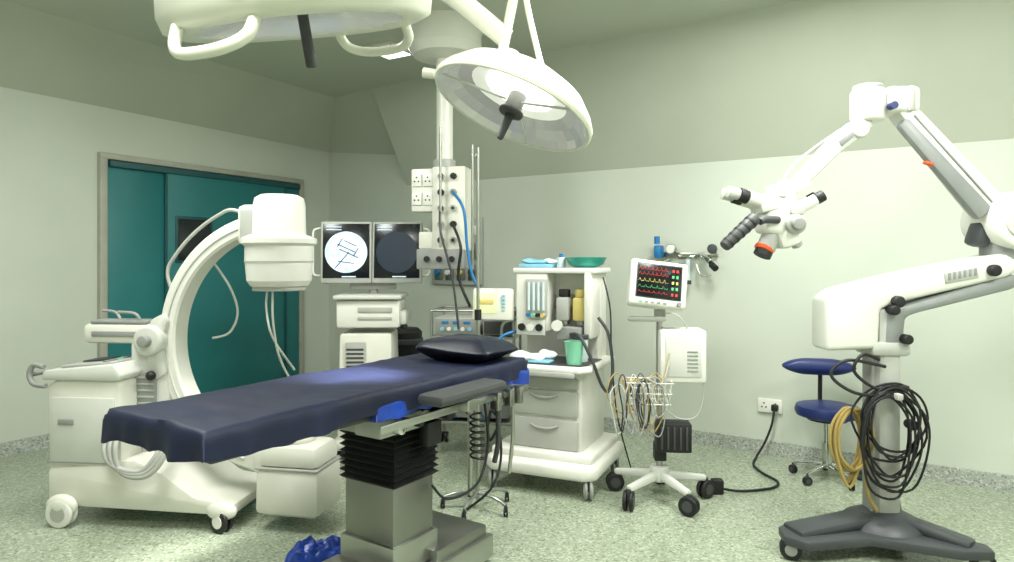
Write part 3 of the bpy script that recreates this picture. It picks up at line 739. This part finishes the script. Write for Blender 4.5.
for j in range(6): k_.box('vent',(.27+.025*j,-.093,1.33+.0045*j),(.012,.004,.035),G2,.001)
k_.cyl('knob',(.02,-.12,1.21),(.02,-.08,1.21),.028,BLACK,bev=.008)
k_.cyl('knob',(.48,-.12,1.36),(.48,-.08,1.36),.028,BLACK,bev=.008)
k_.cyl('shoulder_post',(.58,0,1.40),(.58,0,1.52),.085,G2,bev=.01)
k_.cyl('shoulder_drum',(.60,-.13,1.60),(.60,.13,1.60),.140,MW,bev=.03,seg=40)
k_.box('shoulder_block',(.67,0,1.56),(.22,.2,.26),MW,.05,seg=3)
k_.cyl('shoulder_cap',(.60,-.14,1.60),(.60,-.125,1.60),.09,LWHITE,bev=.004)
k_.beam('brace_dark',(.46,0,1.48),(.50,0,1.60),.11,.07,G,.02)
k_.beam('upper_beam',(.54,0,1.64),(.07,0,2.17),.14,.14,MW,.03,w2=.12,h2=.095)
k_.beam('upper_beam_insert',(.46,-.055,1.63),(.06,-.055,2.08),.06,.09,G2,.02,w2=.05,h2=.065)
k_.beam('upper_beam_groove',(.50,-.072,1.68),(.12,-.065,2.11),.010,.008,GREY,.002)
k_.box('orange_lever',(.165,-.10,1.87),(.045,.03,.014),ORANGE,.005,rot=(0,20,0))
k_.box('top_joint_block',(.075,0,2.19),(.16,.15,.13),MW,.03,seg=3)
k_.cyl('top_joint_drum',(-.07,0,2.09),(-.07,0,2.25),.080,MW,bev=.02,seg=36)
k_.cyl('top_joint_cap',(-.07,0,2.245),(-.07,0,2.27),.07,LGREY,bev=.01)
k_.box('top_vent',(.10,-.07,2.19),(.03,.03,.12),LGREY,.006)
k_.cyl('joint_knob',(-.0,-.11,2.15),(-.0,-.07,2.15),.018,BLUEV)
k_.beam('front_arm',(-.07,0,2.10),(-.25,0,1.96),.09,.08,MW,.03,w2=.09,h2=.085)
k_.beam('front_arm_lower',(-.22,0,1.99),(-.47,-.02,1.74),.09,.085,MW,.035,w2=.08,h2=.065)
k_.cyl('front_arm_cap',(-.13,-.055,2.05),(-.13,.055,2.05),.046,LWHITE,bev=.01)
k_.box('front_arm_label',(-.20,-.05,2.0),(.08,.006,.03),G2,.002,rot=(0,-40,0))
k_.cyl('yaw_joint',(-.48,-.02,1.68),(-.48,-.02,1.80),.045,LWHITE,bev=.01)
k_.beam('side_bar',(-.50,-.02,1.73),(-.37,-.03,1.79),.04,.04,MW,.01)
k_.box('optics_body',(-.555,-.04,1.62),(.12,.15,.18),MW,.03,rot=(0,12,0),seg=3)
k_.box('optics_lower',(-.50,-.04,1.53),(.11,.14,.12),MW,.03,rot=(0,-20,0))
k_.cyl('objective',(-.56,-.05,1.54),(-.60,-.06,1.46),.045,LGREY,bev=.008)
k_.cyl('objective_ring',(-.60,-.06,1.475),(-.61,-.062,1.455),.046,ORANGE,bev=.006)
k_.cyl('objective_glass',(-.605,-.061,1.455),(-.618,-.064,1.43),.042,BLACK)
k_.cyl('zoom_drum',(-.48,-.14,1.58),(-.48,.06,1.58),.048,LGREY,bev=.01)
k_.cyl('zoom_knob',(-.48,-.17,1.58),(-.48,-.13,1.58),.03,GREY,bev=.006)
for dy in (-.045,.035):
    k_.cyl('eyepiece_tube',(-.60,-.04+dy,1.68),(-.72,-.06+dy,1.715),.034,MW,bev=.006)
    k_.cyl('eyepiece_band',(-.70,-.057+dy,1.709),(-.745,-.065+dy,1.722),.034,BLACK,bev=.004)
    k_.cyl('eyepiece_cup',(-.745,-.065+dy,1.722),(-.80,-.072+dy,1.734),.028,LWHITE,bev=.004)
    k_.cyl('assist_eyepiece',(-.44,-.04+dy,1.66),(-.37,-.05+dy,1.70),.028,MW,bev=.005)
    k_.cyl('assist_eyecup',(-.37,-.05+dy,1.70),(-.335,-.055+dy,1.72),.028,BLACK,bev=.005)
k_.box('binocular_block',(-.60,-.045,1.685),(.10,.16,.09),MW,.02,rot=(0,-14,0))
k_.box('assist_block',(-.46,-.045,1.66),(.08,.14,.07),LWHITE,.02)
def grip(o,yy):
    k_.tube('grip_arm',[(-.56,yy,1.60),(-.63,yy-.02*o,1.60),(-.66,yy-.03*o,1.59)],.018,DGREY)
    k_.cyl('grip',(-.68,yy-.03*o,1.61),(-.84,yy-.06*o,1.47),.032,DGREY,r2=.027,bev=.01)
    for j in range(5): 
        a=.15+.17*j; pa=Vector((-.68-.16*a,yy-.03*o-.03*o*a,1.61-.14*a)); dd=Vector((-.16,-.03*o,-.14)).normalized()
        k_.cyl('grip_rib',pa,pa+dd*.01,.034-.005*a,BLACK)
grip(1,-.12)
k_.cyl('rear_grip',(-.42,.10,1.58),(-.36,.13,1.48),.028,LGREY,bev=.008)
k_.box('camera_module',(-.54,-.04,1.745),(.07,.09,.06),LWHITE,.012)
k_.tube('head_cable',[(-.50,.03,1.75),(-.42,.05,1.88),(-.30,.05,1.98),(-.15,.06,2.08)],.006,WCABLE)
random.seed(11)
for j in range(11):
    cx=-.04+random.uniform(-.02,.03); w_=.11+random.uniform(-.02,.05); h_=.20+random.uniform(-.02,.08); yy=-.12-random.uniform(0,.05)
    z0=.80+random.uniform(-.04,.02); sk=random.uniform(-.05,.05)
    k_.tube('black_cable_loop',[(cx,yy,z0),(cx+w_*.8,yy,z0-h_*.3+sk),(cx+w_+sk,yy-.01,z0-h_),(cx+w_*.4,yy,z0-h_*1.7),(cx-w_*.5+sk,yy,z0-h_*1.6),(cx-w_*1.1,yy-.01,z0-h_*.9+sk),(cx-w_*.8,yy,z0-h_*.25)],.006,BLACK,seg=6,closed=True,n=5)
for j in range(7):
    cx=-.20+random.uniform(-.02,.02); w_=.065+random.uniform(-.01,.02); h_=.16+random.uniform(-.02,.03); yy=-.07-random.uniform(0,.04)
    k_.tube('yellow_cable_loop',[(cx,yy,.70),(cx+w_,yy,.62),(cx+w_,yy,.50),(cx,yy,.70-h_*2.0),(cx-w_,yy,.48),(cx-w_,yy,.62)],.008,YCABLE,seg=6,closed=True,n=5)
k_.tube('black_cable',[(-.06,-.08,.93),(-.16,-.12,.96),(-.2,-.12,.88),(-.1,-.13,.80),(-.0,-.12,.82)],.008,BLACK)
k_.tube('black_cable',[(-.04,-.1,.90),(-.22,-.1,.93),(-.30,-.1,.86),(-.2,-.13,.78),(0,-.12,.76)],.008,BLACK)
k_.tube('cable_down',[(-.13,-.1,.45),(-.12,-.09,.3),(-.07,-.08,.2)],.01,YCABLE)
k_.box('cable_hook',(.03,-.10,.80),(.05,.08,.03),BLACK,.008)
k_.box('cable_strap',(-.02,-.14,.77),(.03,.10,.03),LGREY,.006)

# ---------------- surgical lights ----------------
L=Root('surgical_light',(.02,2.60,1.995),0)
n=Vector((-.38,-.154,-.914)).normalized()
L.lathe('shell',[(.312,.006),(.324,.008),(.330,.0),(.328,-.018),(.312,-.045),(.262,-.10),(.17,-.15),(.07,-.172),(0,-.175)],(0,0,0),n,DOMEM,seg=64,ang=60)
L.lathe('reflector',[(.20,-.07),(.25,-.05),(.29,-.022),(.313,.005)],(0,0,0),n,REFL,seg=32,ang=3)
L.lathe('reflector_inner',[(0,-.09),(.08,-.088),(.15,-.082),(.20,-.07)],(0,0,0),n,REFL2,seg=32,ang=3)
L.lathe('bulb_ring',[(.035,-.084),(.14,-.080),(.14,-.076),(.035,-.078)],(0,0,0),n,BULB)
e1=n.orthogonal().normalized(); e2=n.cross(e1)
for j in range(3):
    a=2*math.pi*j/3+.5; v_=e1*math.cos(a)+e2*math.sin(a)
    L.cyl('reflector_strut',v_*.04-n*.03,v_*.30+n*.0,.005,LWHITE,seg=8)
L.cyl('handle_socket',n*-.07,n*.0,.035,GREY,bev=.006); L.cyl('handle_collar',n*.0,n*.022,.05,DGREY,bev=.008)
L.cyl('handle',n*.02,n*.13,.018,DGREY,r2=.012,bev=.006); 
side=Vector((-.91,0,.37)).normalized(); side=(side-n*side.dot(n)).normalized()
L.cyl('rim_grip',side*.31-n*.02,side*.38-n*.0,.018,DOMEM,r2=.021,bev=.006)
L.cyl('yoke_hub',(-.03,.03,.14),(-.01,.04,.24),.045,DOMEM,bev=.01)
L.tube('yoke',[(-.05,.0,.15),(-.03,.02,.27),(0,.03,.42),(.03,.04,.57)],.020,DOMEM)
L.tube('yoke',[(.13,.0,.12),(.10,.02,.24),(.06,.03,.42),(.04,.04,.57)],.012,DOMEM)
L.tube('spring_arm',[(-.02,.04,.29),(-.20,.02,.43),(-.42,0.0,.58)],.040,DOMEM,smooth=False,seg=16)
L.cyl('arm_joint',(-.42,0,.48),(-.42,0,.68),.06,DOMEM,bev=.01)
L.tube('upper_arm',[(-.42,0,.64),(-.34,-.2,.72)],.04,DOMEM,smooth=False,seg=16)
L.cyl('ceiling_tube',(-.34,-.2,.62),(-.34,-.2,1.085),.055,DOMEM)
L.lathe('ceiling_canopy',[(0,1.085),(.22,1.085),(.2,1.0),(.07,.96),(0,.96)],(-.34,-.2,0),(0,0,1),DOMEM)
ld=bpy.data.lights.new('dish_lamp','SPOT'); ld.energy=800; ld.spot_size=math.radians(27); ld.spot_blend=1; ld.shadow_soft_size=.08; ld.color=(1,1,.96)
lo=bpy.data.objects.new('dish_lamp',ld); sc.collection.objects.link(lo); lo.parent=L.e; lo.location=n*.16
lo.rotation_euler=(Vector((-.64,2.78,.93))-(Vector((.02,2.6,1.995))+n*.16)).to_track_quat('-Z','Y').to_euler()

B=Root('surgical_light',(-.60,1.95,2.13),0)
nb_=Vector((.10,.26,-.95)).normalized()
fr=lambda a: .90*(1+.04*math.cos(3*a+.6))
B.lathe('shell',[(.33,.035),(.385,.045),(.425,.03),(.435,-.01),(.425,-.07),(.38,-.14),(.28,-.20),(.14,-.235),(0,-.24)],(0,0,0),nb_,DOMEM,seg=72,fr=fr,ang=60)
B.lathe('reflector',[(0,.0),(.2,.005),(.33,.035)],(0,0,0),nb_,REFL,seg=48,fr=fr,ang=60)
B.cyl('handle',nb_*.0,nb_*.155,.016,DGREY,bev=.006)
def rimpt(ang_deg,r,h):
    ex=(Vector((1,0,0))-nb_*nb_.x).normalized(); ey=nb_.cross(ex)
    if ey.y<0: ey=-ey
    a=math.radians(ang_deg); return ex*math.cos(a)*r+ey*math.sin(a)*r+nb_*h
for a0 in (-114,66):
    B.tube('rim_handle',[rimpt(a0-22,.36,.03),rimpt(a0-19,.385,.08),rimpt(a0-9,.40,.105),rimpt(a0+9,.40,.105),rimpt(a0+19,.385,.08),rimpt(a0+22,.36,.03)],.016,DOMEM)
B.tube('yoke',[rimpt(-95,.39,-.02),rimpt(-95,.42,-.14),rimpt(-95,.27,-.28),(0,0,.40)],.016,DOMEM)
B.tube('yoke',[(0,0,.20),(0,0,.50),(.15,.20,.62),(.28,.43,.65)],.04,DOMEM)

# ---------------- camera ----------------
cd=bpy.data.cameras.new('camera'); co=bpy.data.objects.new('camera',cd); sc.collection.objects.link(co)
co.location=(0,0,1.4); co.rotation_euler=(math.radians(90),0,0)
cd.sensor_width=36; cd.lens=665/1014*36; cd.shift_y=-19/1014; cd.clip_start=.02
sc.camera=co
wd=bpy.data.worlds.new('world'); sc.world=wd; wd.use_nodes=True
wd.node_tree.nodes['Background'].inputs['Color'].default_value=(.5,.55,.5,1); wd.node_tree.nodes['Background'].inputs['Strength'].default_value=.3
